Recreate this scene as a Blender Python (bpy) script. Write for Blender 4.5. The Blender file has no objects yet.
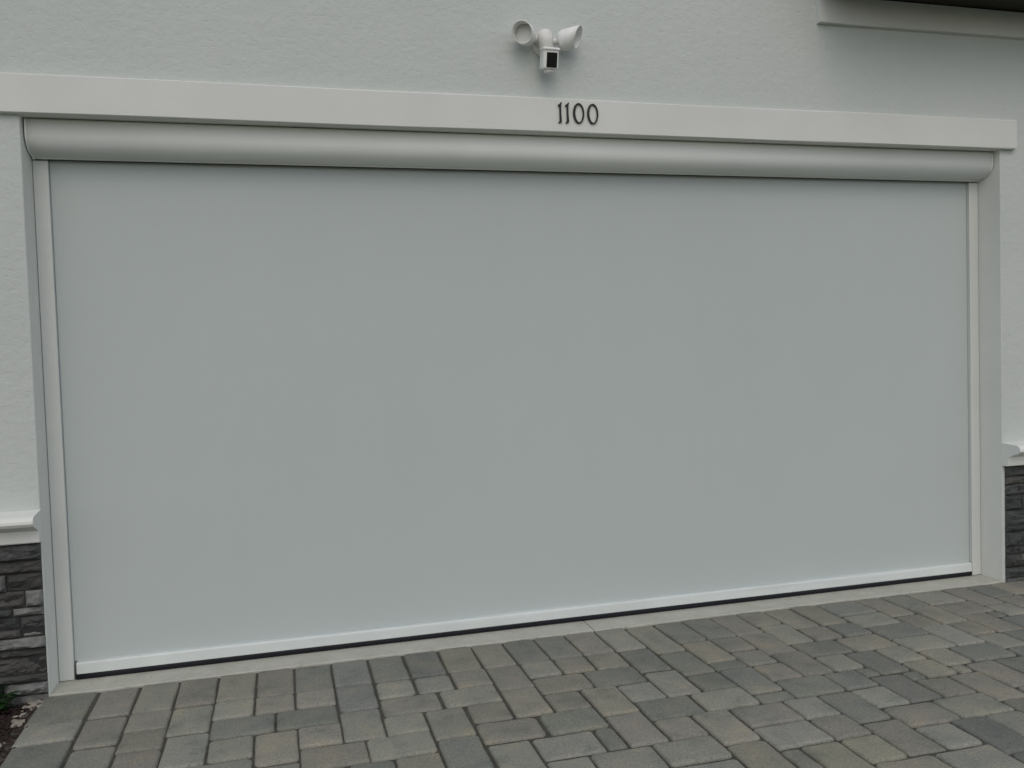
import bpy, bmesh, math, random
from mathutils import Vector, Matrix, noise
random.seed(11)
SC = bpy.context.scene
COL = SC.collection
W = 4.88          # clear width between the jambs
D = 0.157         # depth of the reveal; wall face at y = -D, screen tracks at y = 0
HT = 2.262        # underside of the screen housing

# ------------------------------------------------------------ materials
def nt(name):
    m = bpy.data.materials.new(name); m.use_nodes = True
    n = m.node_tree.nodes; l = m.node_tree.links
    b = n['Principled BSDF']
    return m, n, l, b

def coords(n, l, scale=(1, 1, 1)):
    tc = n.new('ShaderNodeTexCoord'); mp = n.new('ShaderNodeMapping')
    mp.inputs['Scale'].default_value = scale
    l.new(tc.outputs['Object'], mp.inputs['Vector'])
    return mp.outputs['Vector']

def noise_node(n, l, v, scale, detail=4, rough=.55):
    t = n.new('ShaderNodeTexNoise'); t.inputs['Scale'].default_value = scale
    t.inputs['Detail'].default_value = detail; t.inputs['Roughness'].default_value = rough
    l.new(v, t.inputs['Vector'])
    return t.outputs['Fac']

def ramp(n, l, fac, stops):
    r = n.new('ShaderNodeValToRGB'); e = r.color_ramp.elements
    while len(e) < len(stops): e.new(.5)
    for k, (p, c) in enumerate(stops):
        e[k].position = p; e[k].color = (c[0], c[1], c[2], 1)
    l.new(fac, r.inputs['Fac'])
    return r.outputs['Color']

def mult(n, l, a, b, fac=1.0):
    m = n.new('ShaderNodeMix'); m.data_type = 'RGBA'; m.blend_type = 'MULTIPLY'
    m.inputs[0].default_value = fac
    l.new(a, m.inputs[6]); l.new(b, m.inputs[7])
    return m.outputs[2]

def bump(n, l, b, h, strength, dist, prev=None):
    bp = n.new('ShaderNodeBump'); bp.inputs['Strength'].default_value = strength
    bp.inputs['Distance'].default_value = dist
    l.new(h, bp.inputs['Height'])
    if prev is not None: l.new(prev, bp.inputs['Normal'])
    l.new(bp.outputs['Normal'], b.inputs['Normal'])
    return bp.outputs['Normal']

def painted(name, col, rough=.6, var=.04, fine=90, bs=.12, bd=.002, vs=1.5, scale=(1, 1, 1), spec=.3):
    m, n, l, b = nt(name)
    v = coords(n, l, scale)
    c0 = tuple(x * (1 - var) for x in col); c1 = tuple(min(1, x * (1 + var)) for x in col)
    f = noise_node(n, l, v, vs, 5, .6)
    c = ramp(n, l, f, [(.3, c0), (.7, c1)])
    l.new(c, b.inputs['Base Color'])
    b.inputs['Roughness'].default_value = rough
    b.inputs['Specular IOR Level'].default_value = spec
    g = noise_node(n, l, v, fine, 3, .6)
    bump(n, l, b, g, bs, bd)
    return m

def stucco():
    m, n, l, b = nt('stucco paint')
    v = coords(n, l)
    f = noise_node(n, l, v, .9, 6, .6)
    c = ramp(n, l, f, [(.3, (.515, .55, .53)), (.7, (.55, .585, .56))])
    # faint vertical wash marks and grime
    v2 = coords(n, l, (6, 6, .5))
    f2 = noise_node(n, l, v2, 2.2, 5, .6)
    c2 = ramp(n, l, f2, [(.25, (.985, .985, .98)), (.6, (1, 1, 1))])
    c = mult(n, l, c, c2)
    l.new(c, b.inputs['Base Color'])
    b.inputs['Roughness'].default_value = .9
    b.inputs['Specular IOR Level'].default_value = .15
    g1 = noise_node(n, l, v, 34, 5, .62)
    r1 = ramp(n, l, g1, [(.38, (0, 0, 0)), (.66, (1, 1, 1))])
    nn = bump(n, l, b, r1, .3, .004)
    v3 = coords(n, l, (1, 1, 2.2))
    g2 = noise_node(n, l, v3, 9, 3, .5)
    nn = bump(n, l, b, g2, .16, .012, nn)
    g3 = noise_node(n, l, v, 170, 2, .6)
    nn = bump(n, l, b, g3, .2, .0012, nn)
    v5 = coords(n, l, (1, 1, 2.6))
    g5 = noise_node(n, l, v5, 26, 2, .4)
    bump(n, l, b, ramp(n, l, g5, [(.27, (0, 0, 0)), (.40, (1, 1, 1))]), .26, .003, nn)
    return m

def fabric_mat():
    m, n, l, b = nt('screen fabric')
    v = coords(n, l)
    f = noise_node(n, l, v, .8, 4, .6)
    c = ramp(n, l, f, [(.3, (.480, .532, .523)), (.7, (.496, .548, .540))])
    v2 = coords(n, l, (1, 1, .25))
    f2 = noise_node(n, l, v2, 5, 5, .7)
    c = mult(n, l, c, ramp(n, l, f2, [(.3, (.988, .988, .988)), (.65, (1, 1, 1))]))
    # fine basket weave threads
    wv = n.new('ShaderNodeTexWave'); wv.wave_type = 'BANDS'; wv.bands_direction = 'X'; wv.inputs['Scale'].default_value = 180
    wh = n.new('ShaderNodeTexWave'); wh.wave_type = 'BANDS'; wh.bands_direction = 'Z'; wh.inputs['Scale'].default_value = 180
    l.new(v, wv.inputs['Vector']); l.new(v, wh.inputs['Vector'])
    mx = n.new('ShaderNodeMath'); mx.operation = 'MULTIPLY'
    l.new(wv.outputs['Fac'], mx.inputs[0]); l.new(wh.outputs['Fac'], mx.inputs[1])
    c = mult(n, l, c, ramp(n, l, mx.outputs[0], [(0, (.95, .95, .95)), (1, (1, 1, 1))]))
    l.new(c, b.inputs['Base Color'])
    b.inputs['Roughness'].default_value = .72
    b.inputs['Specular IOR Level'].default_value = .25
    return m

def paver_mat():
    m, n, l, b = nt('tumbled concrete paver')
    at = n.new('ShaderNodeAttribute'); at.attribute_name = 'tone'
    v = coords(n, l)
    f = noise_node(n, l, v, 7, 6, .65)
    c1 = ramp(n, l, f, [(.32, (.76, .79, .78)), (.46, (.97, .98, .97)), (.56, (1.03, 1.02, 1)), (.68, (1.20, 1.13, 1.01))])
    c = mult(n, l, at.outputs['Color'], c1)
    f2 = noise_node(n, l, v, 120, 4, .7)
    c2 = ramp(n, l, f2, [(.3, (.68, .68, .67)), (.5, (1, 1, 1)), (.70, (1.22, 1.21, 1.18))])
    c = mult(n, l, c, c2)
    f3 = noise_node(n, l, v, 1.3, 4, .6)
    c = mult(n, l, c, ramp(n, l, f3, [(.3, (.9, .91, .9)), (.7, (1.05, 1.04, 1.03))]))
    # pale mineral bloom / scuffs
    v4 = coords(n, l, (1, 3.2, 1))
    f4 = noise_node(n, l, v4, 11, 5, .7)
    rr = ramp(n, l, f4, [(.62, (1, 1, 1)), (.74, (1.22, 1.21, 1.18))])
    c = mult(n, l, c, rr)
    l.new(c, b.inputs['Base Color'])
    b.inputs['Roughness'].default_value = .82
    b.inputs['Specular IOR Level'].default_value = .3
    g = noise_node(n, l, v, 60, 5, .65)
    nn = bump(n, l, b, g, .5, .003)
    g2 = noise_node(n, l, v, 14, 3, .5)
    bump(n, l, b, g2, .4, .008, nn)
    return m

def stone_mat():
    m, n, l, b = nt('dark ledge stone')
    at = n.new('ShaderNodeAttribute'); at.attribute_name = 'tone'
    v = coords(n, l, (1, 1, 2.2))
    f = noise_node(n, l, v, 16, 6, .7)
    c = mult(n, l, at.outputs['Color'], ramp(n, l, f, [(.3, (.6, .62, .64)), (.52, (1, 1, 1)), (.75, (1.5, 1.47, 1.4))]))
    l.new(c, b.inputs['Base Color'])
    b.inputs['Roughness'].default_value = .8
    g = noise_node(n, l, v, 32, 6, .7)
    bump(n, l, b, g, 1.0, .018)
    return m

def ground_mat(name, ca, cb, scale=8, bs=.5, rough=.95):
    m, n, l, b = nt(name)
    v = coords(n, l)
    f = noise_node(n, l, v, scale, 8, .7)
    l.new(ramp(n, l, f, [(.3, ca), (.7, cb)]), b.inputs['Base Color'])
    b.inputs['Roughness'].default_value = rough
    g = noise_node(n, l, v, scale * 6, 4, .7)
    bump(n, l, b, g, bs, .01)
    return m

M_STUCCO = stucco()
M_TRIM = painted('trim paint', (.645, .66, .625), .75, .035, 60, .22, .003, 2.2)
M_JAMB = painted('jamb paint', (.73, .74, .695), .75, .04, 60, .25, .003, 2.2)
M_CAP = painted('ledge paint', (.74, .755, .72), .7, .05, 60, .25, .003, 3)
M_ALU = painted('white powder coated aluminium', (.79, .815, .785), .5, .025, 240, .05, .0006, 3, spec=.45)
M_TRACK = painted('white track aluminium', (.61, .635, .61), .42, .035, 240, .05, .0006, 3, spec=.4)
M_BAR = painted('white bottom bar aluminium', (.63, .675, .665), .45, .05, 70, .12, .001, 4, spec=.4)
M_FABRIC = fabric_mat()
M_RUBBER_SHADE = painted('black rubber and gap shade', (.010, .011, .016), .5, .1, 60, .3, .002, 6)
M_BRUSH = painted('grey brush', (.25, .26, .25), .8, .1, 60, .3, .002, 6)
M_PLASTIC = painted('white plastic', (.80, .81, .78), .4, .03, 200, .05, .0005, 8, spec=.5)
M_PLASTIC2 = painted('off white plastic', (.72, .72, .68), .45, .03, 200, .05, .0005, 8, spec=.4)
M_LENS = painted('frosted lamp lens', (.74, .74, .71), .35, .03, 200, .05, .0005, 8)
M_GLOSS = painted('black camera face', (.008, .009, .008), .25, .05, 200, .02, .0003, 8)
M_DIGIT = painted('black metal digit', (.013, .014, .014), .45, .1, 120, .2, .0006, 9)
M_SILL = painted('pale worn concrete', (.39, .40, .355), .85, .13, 45, .5, .004, 9, spec=.2)
def sill_mat():
    m, n, l, b = nt('worn threshold concrete')
    v = coords(n, l)
    c = ramp(n, l, noise_node(n, l, v, 7, 7, .7), [(.3, (.40, .40, .345)), (.6, (.475, .48, .42)), (.75, (.52, .52, .46))])
    v2 = coords(n, l, (1, 2.5, 1))
    c = mult(n, l, c, ramp(n, l, noise_node(n, l, v2, 26, 5, .75), [(.30, (.62, .62, .58)), (.42, (1, 1, 1))]))
    l.new(c, b.inputs['Base Color']); b.inputs['Roughness'].default_value = .9
    b.inputs['Specular IOR Level'].default_value = .2
    bump(n, l, b, noise_node(n, l, v, 70, 5, .7), .5, .004)
    return m
M_SILL = sill_mat()
M_PAVER = paver_mat()
M_STONE = stone_mat()
M_SAND = ground_mat('joint sand', (.045, .044, .036), (.10, .096, .08), 30)
M_MULCHBED = ground_mat('mulch soil', (.012, .008, .007), (.035, .02, .016), 20)
M_CHIP = ground_mat('mulch chip', (.018, .010, .008), (.05, .026, .02), 14)
M_GRASS = ground_mat('lawn', (.03, .05, .015), (.06, .085, .03), 5)
M_ROAD = ground_mat('asphalt', (.04, .04, .04), (.06, .06, .058), 12)
M_LEAF = painted('weed leaf', (.016, .045, .012), .5, .3, 40, .2, .002, 20)
M_STEM = painted('weed stem', (.06, .10, .03), .6, .1, 40, .2, .002, 20)
M_CRUMB = painted('pale mortar', (.27, .245, .20), .9, .15, 60, .4, .003, 20)
M_DARK = painted('dark bronze fascia', (.022, .018, .014), .5, .1, 30, .1, .001, 5)
M_SHINGLE = ground_mat('roof shingle', (.03, .028, .026), (.07, .065, .06), 18)
M_MORTAR = ground_mat('stone backing mortar', (.02, .02, .02), (.035, .035, .034), 20)

# ------------------------------------------------------------ helpers
def link(name, bm, mat, parent=None, smooth=False, props=None):
    me = bpy.data.meshes.new(name)
    bm.normal_update()
    bm.to_mesh(me); bm.free()
    if smooth:
        for p in me.polygons: p.use_smooth = True
    me.materials.append(mat)
    o = bpy.data.objects.new(name, me); COL.objects.link(o)
    if parent is not None: o.parent = parent
    for k, v in (props or {}).items(): o[k] = v
    return o

def thing(name, label, cat, loc=(0, 0, 0), group=None):
    o = bpy.data.objects.new(name, None); COL.objects.link(o)
    o.empty_display_size = .1
    o['label'] = label; o['category'] = cat
    if group: o['group'] = group
    o.location = loc
    return o

def put(o, parent):          # parent a mesh modelled in world coordinates
    o.parent = parent
    o.matrix_parent_inverse = Matrix.Translation(parent.location).inverted()
    return o

def box(bm, x0, x1, y0, y1, z0, z1, bev=0.0, seg=2):
    vs = [bm.verts.new((x, y, z)) for x in (x0, x1) for y in (y0, y1) for z in (z0, z1)]
    q = [(0, 1, 3, 2), (4, 6, 7, 5), (0, 4, 5, 1), (2, 3, 7, 6), (0, 2, 6, 4), (1, 5, 7, 3)]
    fs = [bm.faces.new([vs[i] for i in f]) for f in q]
    if bev:
        es = list({e for f in fs for e in f.edges})
        bmesh.ops.bevel(bm, geom=es, offset=bev, segments=seg, profile=.5, affect='EDGES')

def prism(bm, prof, x0, x1):
    """profile [(y, z)] swept along x, with end caps"""
    a = [bm.verts.new((x0, y, z)) for y, z in prof]
    b = [bm.verts.new((x1, y, z)) for y, z in prof]
    n = len(prof)
    for i in range(n):
        j = (i + 1) % n
        bm.faces.new((a[i], a[j], b[j], b[i]))
    bm.faces.new(a[::-1]); bm.faces.new(b)
    bmesh.ops.recalc_face_normals(bm, faces=bm.faces[:])

def prism_long(bm, prof, x0, x1, n, wob, seed=0):
    """as prism, split along x with a slight hand made waviness"""
    rings = []
    for k in range(n + 1):
        x = x0 + (x1 - x0) * k / n
        r = []
        for i, (y, z) in enumerate(prof):
            dy = wob * noise.noise((x * 1.3, i * .7 + seed, 0)); dz = wob * noise.noise((x * 1.1, i * .7 + seed, 5))
            r.append(bm.verts.new((x, y + dy, z + dz)))
        rings.append(r)
    m = len(prof)
    for a, b in zip(rings, rings[1:]):
        for i in range(m):
            j = (i + 1) % m
            bm.faces.new((a[i], a[j], b[j], b[i]))
    bm.faces.new(rings[0][::-1]); bm.faces.new(rings[-1])
    bmesh.ops.recalc_face_normals(bm, faces=bm.faces[:])

def frame_of(ax):
    ax = Vector(ax).normalized()
    up = Vector((0, 0, 1)) if abs(ax.z) < .95 else Vector((0, 1, 0))
    r = ax.cross(up).normalized(); u = r.cross(ax).normalized()
    return ax, r, u

def lathe(bm, org, ax, prof, n=36, cap0=False, cap1=False, cut=None):
    """prof [(t along axis, radius)]; cut(angle)-> extra t for the last ring (slanted hood)"""
    ax, r, u = frame_of(ax); org = Vector(org)
    rings = []
    for i, (t, rad, *k) in enumerate(prof):
        sl = k[0] if k else 0
        ring = []
        for j in range(n):
            a = 2 * math.pi * j / n
            tt = t + sl * math.sin(a)
            ring.append(bm.verts.new(org + ax * tt + (r * math.cos(a) + u * math.sin(a)) * rad))
        rings.append(ring)
    for A, B in zip(rings, rings[1:]):
        for j in range(n):
            k = (j + 1) % n
            bm.faces.new((A[j], A[k], B[k], B[j]))
    if cap0: bm.faces.new(rings[0][::-1])
    if cap1: bm.faces.new(rings[-1])

def obox(bm, org, X, Y, Z, hx, hy, hz, bev=.004, seg=3):
    t = bmesh.new(); box(t, -hx, hx, -hy, hy, -hz, hz, bev, seg)
    me = bpy.data.meshes.new('t'); t.to_mesh(me); t.free()
    M = Matrix((X, Y, Z)).transposed().to_4x4(); M.translation = Vector(org)
    me.transform(M); bm.from_mesh(me); bpy.data.meshes.remove(me)

# ------------------------------------------------------------ ground
bm = bmesh.new()
bmesh.ops.create_grid(bm, x_segments=8, y_segments=8, size=900)
for v in bm.verts: v.co.z = -.045
link('lawn', bm, M_GRASS, props={'kind': 'structure'})

bm = bmesh.new()
box(bm, -60, 60, -17, -9.2, -.08, -.034)
link('road', bm, M_ROAD, props={'kind': 'structure'})

bm = bmesh.new()
box(bm, -.06, 7.2, -9.19, -.10, -.08, -.011)
link('driveway_bed', bm, M_SAND, props={'kind': 'structure'})

bm = bmesh.new()
nx, ny = 60, 60
g = []
for j in range(ny + 1):
    row = []
    for i in range(nx + 1):
        x = -3.2 + 3.16 * i / nx; y = -2.2 + 2.07 * j / ny
        z = -.022 + .02 * noise.noise((x * 3, y * 3, 0)) + .008 * noise.noise((x * 14, y * 14, 2))
        row.append(bm.verts.new((x, y, z)))
    g.append(row)
for j in range(ny):
    for i in range(nx):
        bm.faces.new((g[j][i], g[j][i + 1], g[j + 1][i + 1], g[j + 1][i]))
link('mulch_bed', bm, M_MULCHBED, smooth=True, props={'kind': 'structure'})

# ------------------------------------------------------------ pavers
GX, GY, X0, Y0 = .0803, .09, 1.158, .195
PAV = "-15,0,3,3,d -15,3,3,2,l -15,5,3,3,d -12,0,2,3,m -12,3,2,3,m -12,6,2,3,l -10,0,2,3,l -8,0,2,3,m -6,0,2,3,m -10,3,2,2,m -10,5,2,2,m -10,7,2,2,m -8,3,2,3,l -8,6,2,3,l -6,3,2,2,l -6,5,3,2,b -6,7,2,2,l -7,9,3,2,l -4,0,2,3,m -2,0,2,3,d 0,0,2,3,b -4,3,2,2,t -2,3,2,2,t 0,3,2,3,b -3,5,3,2,g -4,7,2,3,t -2,7,2,2,t 0,6,2,3,l -2,9,3,2,m 2,0,2,3,d 4,0,2,3,d 6,0,2,3,m 8,0,2,3,m 2,3,2,2,l 4,3,2,2,l 6,3,2,2,m 2,5,3,2,m 5,5,3,2,l 6,7,2,2,m 2,7,2,2,l 4,7,2,2,l 1,9,3,2,l 4,10,2,3,b 2,11,2,2,t 10,0,2,3,d 12,0,2,3,d 14,0,2,3,m 16,0,2,2,l 10,3,2,2,l 12,3,2,2,m 14,3,2,2,m 13,5,3,2,b 10,5,3,2,m 8,3,2,3,m 8,6,2,3,t 10,7,2,2,m 12,7,2,3,t 14,7,2,2,l 6,9,3,2,m 9,9,3,2,g 12,10,2,3,m 14,9,3,2,d 6,11,2,3,l 9,11,2,2,l 10,13,3,2,l 14,11,2,2,t 13,13,3,2,l 13,15,2,2,l 16,11,2,3,t 16,14,2,3,o 18,11,3,2,m 18,13,3,2,l 18,0,2,4,l 16,3,2,3,d 18,4,2,3,d 20,0,2,3,d 20,3,2,3,t 22,0,2,3,d 22,3,2,2,m 16,6,2,3,l 18,7,2,2,g 17,9,3,2,l 22,5,2,2,m 20,7,2,3,b 26,7,2,2,l 26,5,2,2,d 29,5,2,2,m 25,9,2,2,b 24,6,2,3,m 22,9,2,2,g 28,7,2,3,d 30,7,2,2,l 30,3,2,2,d 30,0,2,3,t 28,3,2,2,m 35,0,2,3,t 21,11,2,2,l 23,11,2,3,b 25,11,2,2,l 21,13,2,2,m 19,15,2,3,o 21,15,2,2,o 23,14,2,3,m 26,13,2,2,m 25,15,2,2,l 27,15,2,3,d 24,17,3,2,l 28,13,3,2,l 29,15,2,2,l 29,11,2,2,m 31,11,2,3,m 27,18,2,2,g"
TONE = {'m': (.228, .222, .192), 'l': (.256, .257, .223), 'd': (.184, .189, .169), 'b': (.200, .207, .189),
        't': (.252, .243, .206), 'g': (.186, .194, .170), 'o': (.254, .250, .202)}
occ = {}; rects = []
for s in PAV.split():
    i, j, w, h, t = s.split(','); i, j, w, h = int(i), int(j), int(w), int(h)
    for u in range(w):
        for v in range(h): occ[(i + u, j + v)] = len(rects)
    rects.append([i, j, w, h, t])
IM, IX, JX = -15, 75, 98
def free(i, j, w, h):
    return all((i + u, j + v) not in occ and i + u < IX and j + v < JX for u in range(w) for v in range(h))
def take(i, j, w, h, t):
    for u in range(w):
        for v in range(h): occ[(i + u, j + v)] = len(rects)
    rects.append([i, j, w, h, t])
rnd = random.Random(5)
for j in range(JX):
    for i in range(IM, IX):
        if (i, j) in occ: continue
        run = 0
        while run < 6 and (i + run, j) not in occ and i + run < IX: run += 1
        opts = []
        for (w, h, p) in ((2, 2, 4), (2, 3, 4), (3, 2, 4)):
            if free(i, j, w, h):
                left = run - w
                if left == 1: p *= .05
                # avoid leaving a one cell sliver below
                if j + h < JX and any((i + u, j + h) not in occ and (i + u, j + h + 1) in occ for u in range(w)): p *= .1
                opts.append((w, h, p))
        if not opts: continue
        tot = sum(o[2] for o in opts); r = rnd.random() * tot
        for w, h, p in opts:
            r -= p
            if r <= 0: break
        take(i, j, w, h, rnd.choice('mmmlldtgbmlmo'))
# absorb the remaining single cells into a neighbour, else lay a cut piece
for j in range(JX):
    for i in range(IM, IX):
        if (i, j) in occ: continue
        done = False
        h = 1
        while h < 4 and (i, j + h) not in occ and j + h < JX: h += 1
        w = 1
        while w < 4 and (i + w, j) not in occ and i + w < IX: w += 1
        cand = []
        if (i - 1, j) in occ: cand.append((occ[(i - 1, j)], 'R'))
        if (i + w, j) in occ: cand.append((occ[(i + w, j)], 'Lw'))
        if (i + 1, j) in occ: cand.append((occ[(i + 1, j)], 'L'))
        if (i, j - 1) in occ: cand.append((occ[(i, j - 1)], 'D'))
        if (i, j + 1) in occ: cand.append((occ[(i, j + 1)], 'U'))
        for k, dr in cand:
            R = rects[k]
            if dr == 'R' and R[2] < 3: new = [(R[0] + R[2], R[1] + v) for v in range(R[3])]; nr = [R[0], R[1], R[2] + 1, R[3], R[4]]
            elif dr == 'L' and R[2] < 3: new = [(R[0] - 1, R[1] + v) for v in range(R[3])]; nr = [R[0] - 1, R[1], R[2] + 1, R[3], R[4]]
            elif dr == 'D' and R[3] < 3: new = [(R[0] + u, R[1] + R[3]) for u in range(R[2])]; nr = [R[0], R[1], R[2], R[3] + 1, R[4]]
            elif dr == 'U' and R[3] < 3: new = [(R[0] + u, R[1] - 1) for u in range(R[2])]; nr = [R[0], R[1] - 1, R[2], R[3] + 1, R[4]]
            else: continue
            if (i, j) in new and all(q not in occ for q in new):
                for q in new: occ[q] = k
                rects[k] = nr; done = True; break
        if not done:
            ww = 1
            while ww < 3 and free(i, j, ww + 1, 1): ww += 1
            hh = 1
            while ww == 1 and hh < 3 and free(i, j, 1, hh + 1): hh += 1
            take(i, j, ww, hh, rnd.choice('mmdlg'))

bm = bmesh.new()
tl = bm.loops.layers.float_color.new('tone')
for (i, j, w, h, t) in rects:
    UW = lambda q: X0 + GX * (q if q < 8 else 8 + (q - 8) * .968)
    xa = UW(i); xb = UW(i + w)
    ya = -(Y0 + GY * j); yb = ya - GY * h
    if j == 0: ya = -.163
    # hand laid wander, shared by neighbours
    def wn(x, y): return .014 * noise.noise((x * 1.3, y * 1.4, 3)), .014 * noise.noise((x * 1.4, y * 1.3, 9))
    edge = -.022 + .012 * noise.noise((0, ya * 4, 7))
    if xb < edge + .05: continue
    xa = max(xa, edge)
    if xa > 7.15: continue
    gap = .0014 + .0028 * rnd.random()
    gap2 = .0035 + .004 * rnd.random()
    xa += gap; xb -= gap + .001 * rnd.random(); ya -= gap2 * (0 if j == 0 else 1); yb += gap2
    rot = (rnd.random() - .5) * .034
    cx, cy = (xa + xb) / 2, (ya + yb) / 2
    dxw, dyw = wn(cx, cy)
    hx, hy = (xb - xa) / 2 , (ya - yb) / 2
    tx, ty = (rnd.random() - .5) * .028, (rnd.random() - .5) * .028
    dz = (rnd.random() - .5) * .0045
    base = []
    rc = .007 + .011 * rnd.random()
    for (sx, sy, a0) in ((1, 1, 0), (-1, 1, 90), (-1, -1, 180), (1, -1, 270)):
        r_ = min(rc * (.6 + rnd.random()), hx * .6, hy * .6)
        for a in (0, 30, 60, 90):
            an = math.radians(a0 + a)
            base.append([sx * (hx - r_) + r_ * math.cos(an), sy * (hy - r_) + r_ * math.sin(an)])
        # straight edge subdivisions towards the next corner
        nxt = {(1, 1): (-1, 1), (-1, 1): (-1, -1), (-1, -1): (1, -1), (1, -1): (1, 1)}[(sx, sy)]
        p = base[-1]
        q = [nxt[0] * (hx - r_), sy * hy] if sx != nxt[0] else [sx * hx, nxt[1] * (hy - r_)]
        for f in (.3, .6):
            base.append([p[0] + (q[0] - p[0]) * f, p[1] + (q[1] - p[1]) * f])
    so = rnd.random() * 50
    rings = []
    for (ins, z) in ((0, -.03), (.0003, -.011), (.0022, -.0052), (.0055, -.0018), (.0115, 0)):
        ring = []
        for k, (x, y) in enumerate(base):
            L = math.hypot(x, y)
            e = ins + .0042 * abs(noise.noise((x * 22, y * 22, so)))
            X = x * (1 - e / max(.03, L)) ; Y = y * (1 - e / max(.03, L))
            if ins: X -= math.copysign(ins * .35, x); Y -= math.copysign(ins * .35, y)
            xr = X * math.cos(rot) - Y * math.sin(rot); yr = X * math.sin(rot) + Y * math.cos(rot)
            ring.append(bm.verts.new((cx + xr + dxw, cy + yr + (dyw if j else 0), z + dz + tx * X + ty * Y)))
        rings.append(ring)
    c = TONE[t]; k = .92 + .16 * rnd.random(); kb = .97 + .06 * rnd.random()
    c = (c[0] * k, c[1] * k, c[2] * k * kb, 1)
    fs = []
    n = len(base)
    for A, B in zip(rings, rings[1:]):
        for a in range(n):
            b2 = (a + 1) % n
            fs.append(bm.faces.new((A[a], A[b2], B[b2], B[a])))
    fs.append(bm.faces.new(rings[-1]))
    for f in fs:
        f.smooth = True
        for lp in f.loops: lp[tl] = c
link('driveway', bm, M_PAVER, props={'kind': 'structure'})

# threshold: pale concrete strip in two pours
bm = bmesh.new()
for xa, xb in ((-.004, 2.425), (2.430, W + .004)):
    n = int((xb - xa) / .02)
    top = []
    for k in range(n + 1):
        x = xa + (xb - xa) * k / n
        yf = -.158 + .007 * noise.noise((x * 7, 0, 0)) + .006 * noise.noise((x * 33, 1, 0))
        zf = .001 + .0012 * noise.noise((x * 12, 4, 0))
        top.append([bm.verts.new((x, .12, -.001)), bm.verts.new((x, .0, -.0005)), bm.verts.new((x, -.06, .001)),
                    bm.verts.new((x, yf + .003, zf)), bm.verts.new((x, yf, zf - .003)), bm.verts.new((x, yf, -.05))])
    for A, B in zip(top, top[1:]):
        for q in range(5):
            bm.faces.new((A[q], A[q + 1], B[q + 1], B[q]))
    bm.faces.new(top[0]); bm.faces.new(top[-1][::-1])
bmesh.ops.recalc_face_normals(bm, faces=bm.faces[:])
link('threshold', bm, M_SILL, props={'kind': 'structure'})

# ------------------------------------------------------------ house
house = thing('house', 'pale grey stuccoed house front with white trim and dark stone base around the garage opening', 'house')
def part(name, bm, mat, smooth=False, parent=None, **kw):
    return link(name, bm, mat, parent or house, smooth, kw)

ZO = 2.4125
xs = [-4.5, 0, W, 9.5]; zs = [-.05, ZO, 6.0]
bm = bmesh.new()
vf = {(i, k): bm.verts.new((x, -D, z)) for i, x in enumerate(xs) for k, z in enumerate(zs)}
vb = {(i, k): bm.verts.new((x, .16, z)) for i, x in enumerate(xs) for k, z in enumerate(zs)}
for i in range(3):
    for k in range(2):
        if i == 1 and k == 0: continue
        bm.faces.new((vf[i, k], vf[i + 1, k], vf[i + 1, k + 1], vf[i, k + 1]))
        bm.faces.new((vb[i, k], vb[i, k + 1], vb[i + 1, k + 1], vb[i + 1, k]))
bm.faces.new((vf[1, 0], vb[1, 0], vb[1, 1], vf[1, 1]))
bm.faces.new((vf[2, 0], vf[2, 1], vb[2, 1], vb[2, 0]))
bm.faces.new((vf[1, 1], vb[1, 1], vb[2, 1], vf[2, 1]))
bm.faces.new((vf[0, 0], vf[0, 1], vf[0, 2], vb[0, 2], vb[0, 1], vb[0, 0]))
bm.faces.new((vf[3, 0], vb[3, 0], vb[3, 1], vb[3, 2], vf[3, 2], vf[3, 1]))
bm.faces.new([vf[i, 2] for i in range(4)] + [vb[i, 2] for i in range(3, -1, -1)])
es = [e for e in bm.edges if all(abs(v.co.y + D) < 1e-5 for v in e.verts) and
      ((all(abs(v.co.x) < 1e-5 for v in e.verts) or all(abs(v.co.x - W) < 1e-5 for v in e.verts)) and max(v.co.z for v in e.verts) < ZO + .01)]
bmesh.ops.bevel(bm, geom=es, offset=.003, segments=2, profile=.5, affect='EDGES')
bmesh.ops.recalc_face_normals(bm, faces=bm.faces[:])
for f in bm.faces:
    c = f.calc_center_median()
    if abs(f.normal.y) < .5 and -.01 < c.x < W + .01 and c.z < ZO + .01: f.material_index = 1
wl = part('wall', bm, M_STUCCO)
wl.data.materials.append(M_JAMB)

# lintel band over the opening
def band(name, x0, x1, z0, z1, proud, mat, seed, n=60):
    bm = bmesh.new()
    y = -D - proud
    prof = [(-D + .004, z1), (y + .006, z1), (y, z1 - .005), (y, z0 + .003), (y + .003, z0), (-D + .004, z0)]
    prism_long(bm, prof, x0, x1, n, .003, seed)
    return part(name, bm, mat)
band('lintel_trim', -.087, 4.967, 2.4125, 2.571, .030, M_TRIM, 1)
UB = band('upper_trim', 3.733, 9.3, 3.022, 3.16, .030, M_TRIM, 4)

# low eave over the upper trim: soffit, fascia, shingled top
bm = bmesh.new()
box(bm, 3.76, 9.4, -D - .40, -D + .002, 3.162, 3.180)
part('soffit', bm, M_DARK)
bm = bmesh.new()
box(bm, 3.74, 9.42, -D - .43, -D - .403, 3.140, 3.31, .003)
part('fascia', bm, M_DARK)
bm = bmesh.new()
prism(bm, [(-D - .48, 3.315), (-D + .001, 3.56), (-D + .001, 3.183), (-D - .40, 3.183), (-D - .40, 3.312)], 3.72, 9.44)
part('roof', bm, M_SHINGLE)

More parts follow.
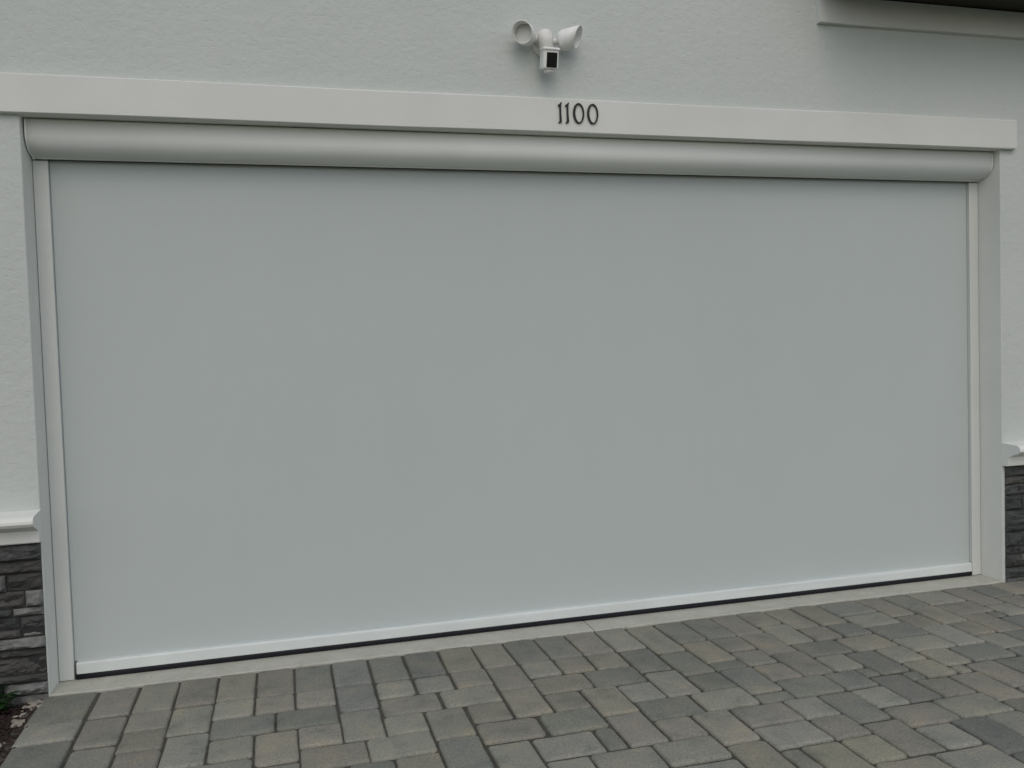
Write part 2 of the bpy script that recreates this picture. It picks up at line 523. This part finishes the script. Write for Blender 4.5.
# rounded ledge caps on top of the stone
def ledge(x0, x1):
    bm = bmesh.new()
    f = -D
    prof = [(f + .003, .786), (f - .100, .778), (f - .118, .772), (f - .126, .760), (f - .126, .748), (f - .116, .736),
            (f - .098, .728), (f - .078, .722), (f - .066, .714), (f - .046, .708), (f - .042, .660), (f - .038, .656), (f + .003, .656)]
    prism_long(bm, prof, x0, x1, 40, .002, x0)
    part('ledge_cap', bm, M_CAP)
ledge(-4.4, 0.002); ledge(W - .002, 9.4)

# stone veneer
def veneer(x0, x1, seed, exposed):
    rr = random.Random(seed)
    bm = bmesh.new(); tl = bm.loops.layers.float_color.new('tone')
    z = -.03
    while z < .650:
        h = rr.choice((.036, .045, .052, .062, .072, .085))
        if .652 - (z + h) < .04: h = .652 - z
        far = exposed * 1
        x = x0
        while x < x1 - .001:
            w = rr.uniform(.09, .30)
            if x1 - (x + w) < .06: w = x1 - x
            zs_ = [(z, z + h)]
            if h > .07 and rr.random() < .35:
                m = z + h * rr.uniform(.4, .6); zs_ = [(z, m), (m, z + h)]
            for (za, zb) in zs_:
                out = rr.uniform(.003, .030)
                g = .0035
                nxs = max(4, int(w / .012)); nzs = 6
                tone = rr.choice(((.046, .050, .049), (.066, .07, .068), (.15, .155, .146), (.034, .037, .037), (.07, .069, .064), (.05, .05, .047)))
                k = rr.uniform(1.15, 1.9); c = (tone[0] * k, tone[1] * k, tone[2] * k, 1)
                so = rr.random() * 90
                G = []
                for a in range(nxs + 1):
                    col = []
                    for b in range(nzs + 1):
                        u = a / nxs; v = b / nzs
                        X = x + g + (w - 2 * g) * u; Z = za + g + (zb - za - 2 * g) * v
                        ed = min(min(u, 1 - u) * w / .012, min(v, 1 - v) * (zb - za) / .010, 1)
                        Y = -D - out * (.35 + .65 * ed) - (.022 * noise.noise((X * 12, Z * 26, so)) + .012 * noise.noise((X * 40, Z * 60, so))) * ed - .002 * ed
                        Z += .003 * noise.noise((X * 25, v * 3, so + 5)) * (1 if 0 < b < nzs else .8)
                        X = max(x0 , min(x1, X))
                        col.append(bm.verts.new((X, Y, Z)))
                    G.append(col)
                fs = []
                for a in range(nxs):
                    for b in range(nzs):
                        fs.append(bm.faces.new((G[a][b], G[a + 1][b], G[a + 1][b + 1], G[a][b + 1])))
                per = [G[a][0] for a in range(nxs + 1)] + [G[nxs][b] for b in range(1, nzs + 1)] + [G[a][nzs] for a in range(nxs - 1, -1, -1)] + [G[0][b] for b in range(nzs - 1, 0, -1)]
                bk = [bm.verts.new((p.co.x, -D + .004, p.co.z)) for p in per]
                for q in range(len(per)):
                    r2 = (q + 1) % len(per)
                    fs.append(bm.faces.new((per[q], bk[q], bk[r2], per[r2])))
                for f in fs:
                    for lp in f.loops: lp[tl] = c
            x += w
        z += h
    st = part('stone_veneer', bm, M_STONE)
    bm = bmesh.new()
    box(bm, x0 + .004, x1 - .004, -D - .0025, -D + .003, -.03, .654)
    part('mortar', bm, M_MORTAR, parent=st)
veneer(-4.4, -.001, 3, 1)
veneer(W + .012, 9.4, 8, 0)

# ------------------------------------------------------------ roller screen
scr = thing('garage_screen', 'large pale grey roller screen closed over the garage opening in white aluminium tracks', 'roller screen', (W / 2, 0, 0))
TW = .0600
for x0 in (0.002, W - TW - .002):
    bm = bmesh.new()
    box(bm, x0, x0 + TW, 0, .055, .0015, HT - .0015, .0025, 2)
    put(link('guide_track', bm, M_TRACK), scr)
for x0, x1 in ((TW + .0025, TW + .0075), (W - TW - .0075, W - TW - .0025)):
    bm = bmesh.new()
    box(bm, x0, x1, .028, .05, .004, HT - .003)
    put(link('track_brush', bm, M_BRUSH), scr)

# fabric: nearly flat, very slight billow
bm = bmesh.new()
nx, nz = 96, 48
xa, xb, za, zb = TW + .0035, W - TW - .0035, .0768, HT + .02
G = []
for side, off in ((0, 0), (1, .0012)):
    gg = []
    for j in range(nz + 1):
        r = []
        for i in range(nx + 1):
            u = i / nx; v = j / nz
            env = math.sin(math.pi * u) ** .5 * math.sin(math.pi * v) ** .6 if 0 < u < 1 and 0 < v < 1 else 0
            y = .022 + off + env * (.006 * noise.noise((u * 2.3, v * 1.6, 1)) + .002 * noise.noise((u * 9, v * 2, 4)))
            r.append(bm.verts.new((xa + (xb - xa) * u, y, za + (zb - za) * v)))
        gg.append(r)
    for j in range(nz):
        for i in range(nx):
            q = (gg[j][i], gg[j][i + 1], gg[j + 1][i + 1], gg[j + 1][i])
            bm.faces.new(q if side == 0 else q[::-1])
    G.append(gg)
o = put(link('fabric', bm, M_FABRIC, smooth=True), scr)

# bottom bar with rounded top lip and rubber seal
bm = bmesh.new()
prof = [(.030, .0765), (.003, .0765), (-.003, .0745), (-.006, .0705), (-.0065, .060), (-.0065, .029), (-.005, .0265), (.030, .0265)]
prism_long(bm, prof, TW + .014, W - TW - .012, 60, .0012, 2)
put(link('bottom_bar', bm, M_BAR), scr)
bm = bmesh.new()
prof = [(.028, .0268), (-.002, .0268), (-.004, .020), (-.004, .006), (-.001, .0012), (.022, .0012), (.028, .010)]
prism_long(bm, prof, TW + .010, W - TW - .010, 60, .0015, 6)
put(link('bottom_seal', bm, M_RUBBER_SHADE, smooth=True), scr)
bm = bmesh.new()
box(bm, TW + .0025, W - TW - .0025, .0305, .05, .002, .0765)
put(link('gap_shade', bm, M_RUBBER_SHADE), scr)  # black box added as the shade in the gaps between bar and tracks

# housing: upright front rolling back into a quarter round
bm = bmesh.new()
prof = [(.075, 2.4105), (-.104, 2.4105), (-.111, 2.409), (-.1145, 2.404), (-.116, 2.396), (-.1165, 2.355), (-.1155, 2.338), (-.112, 2.325),
        (-.105, 2.311), (-.094, 2.298), (-.080, 2.288), (-.064, 2.281), (-.046, 2.276), (-.028, 2.273), (-.0175, 2.2722)]
lip = [(-.0175, 2.2722), (-.0170, 2.2635), (-.006, 2.2625)]
prism(bm, prof + [(-.017, 2.2635), (-.011, 2.2630), (-.011, 2.270), (.030, 2.270), (.030, 2.263), (.075, 2.263)], .014, W - .014)
for f in bm.faces:
    f.smooth = abs(f.normal.x) < .5
hs = put(link('housing', bm, M_ALU), scr)
# end caps, a touch larger than the extrusion
for x0 in (.006, W - .0135):
    bm = bmesh.new()
    pr = [(y, z) for y, z in prof] + [(-.016, 2.263), (.075, 2.263)]
    prism(bm, pr, x0, x0 + .0075)
    put(link('end_cap', bm, M_ALU), scr)
bm = bmesh.new()
box(bm, TW + .002, W - TW - .002, -.0105, .0295, 2.2655, 2.2695)
put(link('slot_shade', bm, M_RUBBER_SHADE), scr)  # black slab painting the shade inside the slot the fabric leaves by

# ------------------------------------------------------------ house number
num = thing('house_number', 'black metal house number 1100 on the white lintel trim above the screen', 'house number', (2.40, -D - .031, 2.45))
YF = -D - .0315
def digit(outline_sets, name='digit'):
    bm = bmesh.new()
    for outer, inner in outline_sets:
        if inner is None:
            a = [bm.verts.new((x, YF - .006, z)) for x, z in outer]
            b = [bm.verts.new((x, YF, z)) for x, z in outer]
            n = len(a)
            bm.faces.new(a); bm.faces.new(b[::-1])
            for i in range(n):
                j = (i + 1) % n
                bm.faces.new((a[i], b[i], b[j], a[j]))
        else:
            n = len(outer)
            A = [bm.verts.new((x, YF - .006, z)) for x, z in outer]; B = [bm.verts.new((x, YF, z)) for x, z in outer]
            C_ = [bm.verts.new((x, YF - .006, z)) for x, z in inner]; E = [bm.verts.new((x, YF, z)) for x, z in inner]
            for i in range(n):
                j = (i + 1) % n
                bm.faces.new((A[i], A[j], C_[j], C_[i])); bm.faces.new((A[i], B[i], B[j], A[j]))
                bm.faces.new((C_[i], C_[j], E[j], E[i])); bm.faces.new((B[i], E[i], E[j], B[j]))
    bmesh.ops.recalc_face_normals(bm, faces=bm.faces[:])
    put(link(name, bm, M_DIGIT), num)
Z0 = 2.4545; H = .0965
def one(x):
    s = .0047
    o = [(x - s, Z0 + .010), (x - .0105, Z0 + .002), (x - .008, Z0 - .001), (x, Z0 + .001), (x + .007, Z0 + .006), (x + .0052, Z0 + .014),
         (x + s * .85, Z0 + H * .5), (x + s * .95, Z0 + H - .012), (x + .0085, Z0 + H - .001), (x + .005, Z0 + H + .001), (x - .003, Z0 + H - .006),
         (x - .012, Z0 + H - .014), (x - .010, Z0 + H - .018), (x - s, Z0 + H - .017), (x - s * .85, Z0 + H * .5)]
    digit([(o, None)])
def zero(x, w):
    out = []; inn = []
    n = 40
    for k in range(n):
        a = 2 * math.pi * k / n
        c, s = math.cos(a), math.sin(a)
        r = w / 2
        out.append((x + r * math.copysign(abs(c) ** .95, c), Z0 + H / 2 + (H / 2) * math.copysign(abs(s) ** 1.05, s)))
        inn.append((x + .0015 + (r - .0088) * math.copysign(abs(c) ** 1.0, c), Z0 + H / 2 + (H / 2 - .0068) * math.copysign(abs(s) ** 1.12, s)))
    digit([(out, inn)])
one(2.3155); one(2.3515); zero(2.407, .056); zero(2.478, .056)

# ------------------------------------------------------------ floodlight camera
cam0 = Vector((2.243, -D, 2.835))
fl = thing('floodlight_camera', 'white twin headed floodlight with a black faced security camera on the stucco wall', 'security light', cam0)
YW = -D
bm = bmesh.new()
lathe(bm, (2.246, YW + .002, 2.822), (0, -1, 0), [(0, .052), (.012, .052), (.020, .047), (.024, .036)], 40, True, True)
put(link('base_plate', bm, M_PLASTIC2, smooth=False), fl)
# neck: out from the wall then down to the camera head
bm = bmesh.new()
lathe(bm, (2.243, YW - .020, 2.826), (0, -1, -.0), [(0, .034), (.045, .034), (.062, .030), (.072, .020), (.076, .008), (.077, 0)], 32, True, False)
lathe(bm, (2.241, YW - .055, 2.872), (0.03, -.14, -1), [(0, .0), (.002, .022), (.008, .031), (.018, .0355), (.105, .0345)], 32, False, True)
put(link('neck', bm, M_PLASTIC2, smooth=True), fl)
# camera head
fdir = Vector((.03, -.96, -.22)).normalized()
X = fdir.cross(Vector((0, 0, 1))).normalized() * -1
Zu = fdir.cross(X).normalized()
if Zu.z < 0: Zu = -Zu
X = Zu.cross(-fdir).normalized() * -1
cc = Vector((2.251, YW - .085, 2.730))
bm = bmesh.new()
obox(bm, cc, X, -fdir, Zu, .0375, .031, .045, .009, 4)
head = put(link('camera_head', bm, M_PLASTIC, smooth=False), fl)
bm = bmesh.new()
obox(bm, cc + Zu * .044, X, -fdir, Zu, .041, .036, .007, .006, 3)
put(link('head_cover', bm, M_PLASTIC), fl)
bm = bmesh.new()
obox(bm, cc + fdir * .0312 + X * .003 - Zu * .004, X, -fdir, Zu, .0255, .0025, .033, .002, 2)
put(link('camera_face', bm, M_GLOSS), fl)
bm = bmesh.new()
lathe(bm, cc - Zu * .046 + fdir * .004, -Zu, [(0, .026), (.008, .025), (.014, .019), (.017, .0)], 28)
put(link('motion_sensor', bm, M_LENS, smooth=True), fl)

def lamp(org, ax, sl, arm_from):
    ax = Vector(ax).normalized(); org = Vector(org)
    bm = bmesh.new()
    R_ = .049
    # outer shell, rim, inner hood
    lathe(bm, org, ax, [(-.054, 0), (-.053, .028), (-.048, .040), (-.040, .0455), (-.028, R_ - .001), (0, R_), (.040, R_ - .001, sl), (.040, R_ - .0055, sl), (.0, R_ - .0045), (-.002, .0)], 44)
    h = put(link('lamp_head', bm, M_PLASTIC, smooth=True), fl)
    bm = bmesh.new()
    lathe(bm, org + ax * .0, ax, [(.0005, R_ - .0065), (.004, R_ - .009), (.008, .02), (.009, 0)], 36)
    l = link('lamp_lens', bm, M_LENS, smooth=True); l.parent = h; l.matrix_parent_inverse = Matrix.Identity(4)
    # knuckle arm
    bm = bmesh.new()
    a = Vector(arm_from); b = org - ax * .035
    lathe(bm, a, b - a, [(0, .016), ((b - a).length * .5, .015), ((b - a).length, .017)], 24, True, True)
    put(link('arm', bm, M_PLASTIC2, smooth=True), fl)
lamp((2.136, YW - .080, 2.842), (-.50, -.84, -.10), .020, (2.235, YW - .035, 2.828))
lamp((2.358, YW - .078, 2.834), (.82, -.56, .10), .022, (2.258, YW - .035, 2.826))

# ------------------------------------------------------------ weed, mulch and crumbs by the left corner
def leaf(bm, p, d, L, Wd, droop):
    d = Vector(d).normalized(); s = d.cross(Vector((0, 0, 1))).normalized()
    prev = None
    for k in range(5):
        t = k / 4
        c = Vector(p) + d * L * t + Vector((0, 0, -droop * t * t))
        w = Wd * math.sin(math.pi * (.12 + .86 * t)) ** .8
        ring = (bm.verts.new(c - s * w + Vector((0, 0, w * .25))), bm.verts.new(c), bm.verts.new(c + s * w + Vector((0, 0, w * .25))))
        if prev:
            bm.faces.new((prev[0], prev[1], ring[1], ring[0])); bm.faces.new((prev[1], prev[2], ring[2], ring[1]))
        prev = ring
rr = random.Random(4)
def weed(loc, size, n, label):
    wd = thing('weed', label, 'weed', loc)
    lv = bmesh.new(); st = bmesh.new()
    for k in range(n):
        a = rr.uniform(0, 2 * math.pi); el = rr.uniform(.25, 1.2)
        L = size * rr.uniform(.4, 1)
        tip = Vector(loc) + Vector((math.cos(a) * math.cos(el), math.sin(a) * math.cos(el), math.sin(el))) * L
        lathe(st, loc, tip - Vector(loc), [(0, .0016), (L, .0009)], 5)
        for q in range(4):
            b = a + rr.uniform(-1.6, 1.6)
            leaf(lv, Vector(loc).lerp(tip, rr.uniform(.5, 1)), (math.cos(b), math.sin(b), rr.uniform(-.1, .5)), rr.uniform(.02, .04) * size / .07, rr.uniform(.006, .011) * size / .07, .01)
    put(link('leaves', lv, M_LEAF, smooth=True), wd); put(link('stems', st, M_STEM), wd)
weed((-.225, -.235, -.012), .115, 30, 'small green weed growing against the stone base at the left corner')

bm = bmesh.new()
for k in range(3800):
    x = rr.uniform(-1.3, -.015) if k > 1600 else rr.uniform(-.4, -.012)
    y = rr.uniform(-1.5, -.20)
    z = -.018 + .016 * noise.noise((x * 3, y * 3, 0)) + rr.uniform(0, .012)
    L = rr.uniform(.006, .024); w = rr.uniform(.002, .005)
    d = Vector((rr.uniform(-1, 1), rr.uniform(-1, 1), rr.uniform(-.35, .35))).normalized()
    s = d.cross(Vector((0, 0, 1))).normalized(); u = s.cross(d)
    obs = []
    for e, f in ((-1, .6), (1, .8)):
        for a, b in ((-1, -1), (1, -1), (1, 1), (-1, 1)):
            obs.append(bm.verts.new(Vector((x, y, z)) + d * L * e * rr.uniform(.8, 1) + s * w * a * f + u * w * .5 * b * f))
    for q in ((0, 1, 2, 3), (7, 6, 5, 4), (0, 4, 5, 1), (1, 5, 6, 2), (2, 6, 7, 3), (3, 7, 4, 0)):
        bm.faces.new([obs[t] for t in q])
link('mulch_chips', bm, M_CHIP, props={'kind': 'stuff', 'label': 'dark red brown mulch chips in the bed beside the driveway', 'category': 'mulch'})

bm = bmesh.new()
def crumb(x, y, z, r):
    t = bmesh.ops.create_icosphere(bm, subdivisions=2 if r > .005 else 1, radius=r)
    so = rr.random() * 99
    sx, sy, sz = rr.uniform(.6, 1.5), rr.uniform(.6, 1.5), rr.uniform(.4, .8)
    for v in t['verts']:
        k = 1 + .9 * noise.noise(v.co * (.9 / r) + Vector((so, 0, 0)))
        v.co = Vector((x + v.co.x * sx * k, y + v.co.y * sy * k, z + v.co.z * sz * k))
for k in range(34):
    cl = rr.choice(((-.040, -.235, .016), (-.040, -.235, .02), (-.052, -.36, .016), (-.052, -.40, .016), (-.045, -.62, .012)))
    crumb(cl[0] + rr.gauss(0, cl[2] * .8), cl[1] + rr.gauss(0, cl[2] * 1.5), -.004 + rr.uniform(0, .008), rr.choice((.003, .004, .006, .008, .011)))
for k in range(26):
    crumb(rr.uniform(-.04, 0.10), rr.uniform(-.24, -.175), .002, rr.uniform(.001, .003))
link('mortar_crumbs', bm, M_CRUMB, props={'kind': 'stuff', 'label': 'pale broken mortar crumbs along the left edge of the pavers', 'category': 'rubble'})

# tiny grit scattered on pavers and threshold
bm = bmesh.new()
for k in range(260):
    x = rr.uniform(.1, 5.6); y = -.17 - abs(rr.gauss(0, .9)) if rr.random() > .25 else rr.uniform(-.15, -.03)
    if y < -4: continue
    crumb(x, y, .003, rr.uniform(.0007, .0022))
link('grit', bm, M_CRUMB, props={'kind': 'stuff', 'label': 'tiny pale grit scattered over the pavers and threshold', 'category': 'grit'})

# ------------------------------------------------------------ camera
f = 870.0
F = Vector((0.2578, 0.9653, -0.0408)); 
import math as _m
yaw, pitch, roll = .2610, -.0408, -.0304
F = Vector((_m.sin(yaw) * _m.cos(pitch), _m.cos(yaw) * _m.cos(pitch), _m.sin(pitch)))
r0 = Vector((_m.cos(yaw), -_m.sin(yaw), 0)); u0 = r0.cross(F)
Rv = _m.cos(roll) * r0 + _m.sin(roll) * u0; Uv = -_m.sin(roll) * r0 + _m.cos(roll) * u0
cd = bpy.data.cameras.new('camera'); co = bpy.data.objects.new('camera', cd); COL.objects.link(co)
cd.sensor_width = 36; cd.lens = f * 36 / 1024; cd.clip_end = 5000; cd.clip_start = .05
Mx = Matrix((Rv, Uv, -F)).transposed().to_4x4(); Mx.translation = Vector((.9832, -4.1431, 1.3962))
co.matrix_world = Mx
SC.camera = co

# ------------------------------------------------------------ light
SUN_EL, SUN_AZ = 46.0, 190.0       # azimuth measured clockwise from +y; the sun stands in front of the wall
w = bpy.data.worlds.new('World'); SC.world = w; w.use_nodes = True
n = w.node_tree.nodes; l = w.node_tree.links
sk = n.new('ShaderNodeTexSky'); sk.sky_type = 'NISHITA'; sk.sun_disc = False
sk.sun_elevation = math.radians(SUN_EL); sk.sun_rotation = math.radians(SUN_AZ)
sk.air_density = 1.0; sk.dust_density = 3.0; sk.ozone_density = 1.2
bg = n['Background']; bg.inputs['Strength'].default_value = .115
l.new(sk.outputs['Color'], bg.inputs['Color'])
sd = bpy.data.lights.new('sun', 'SUN'); so = bpy.data.objects.new('sun', sd); COL.objects.link(so)
sd.energy = .80; sd.angle = math.radians(165); sd.color = (.995, 1, .935)
el, az = math.radians(SUN_EL), math.radians(SUN_AZ)
dirn = Vector((math.sin(az) * math.cos(el), math.cos(az) * math.cos(el), math.sin(el)))
so.rotation_euler = dirn.to_track_quat('Z', 'Y').to_euler()
so.location = dirn * 20

SC.view_settings.view_transform = 'Standard'; SC.view_settings.look = 'None'
SC.view_settings.gamma = 1; SC.view_settings.exposure = -0.10
SC.view_settings.use_curve_mapping = False
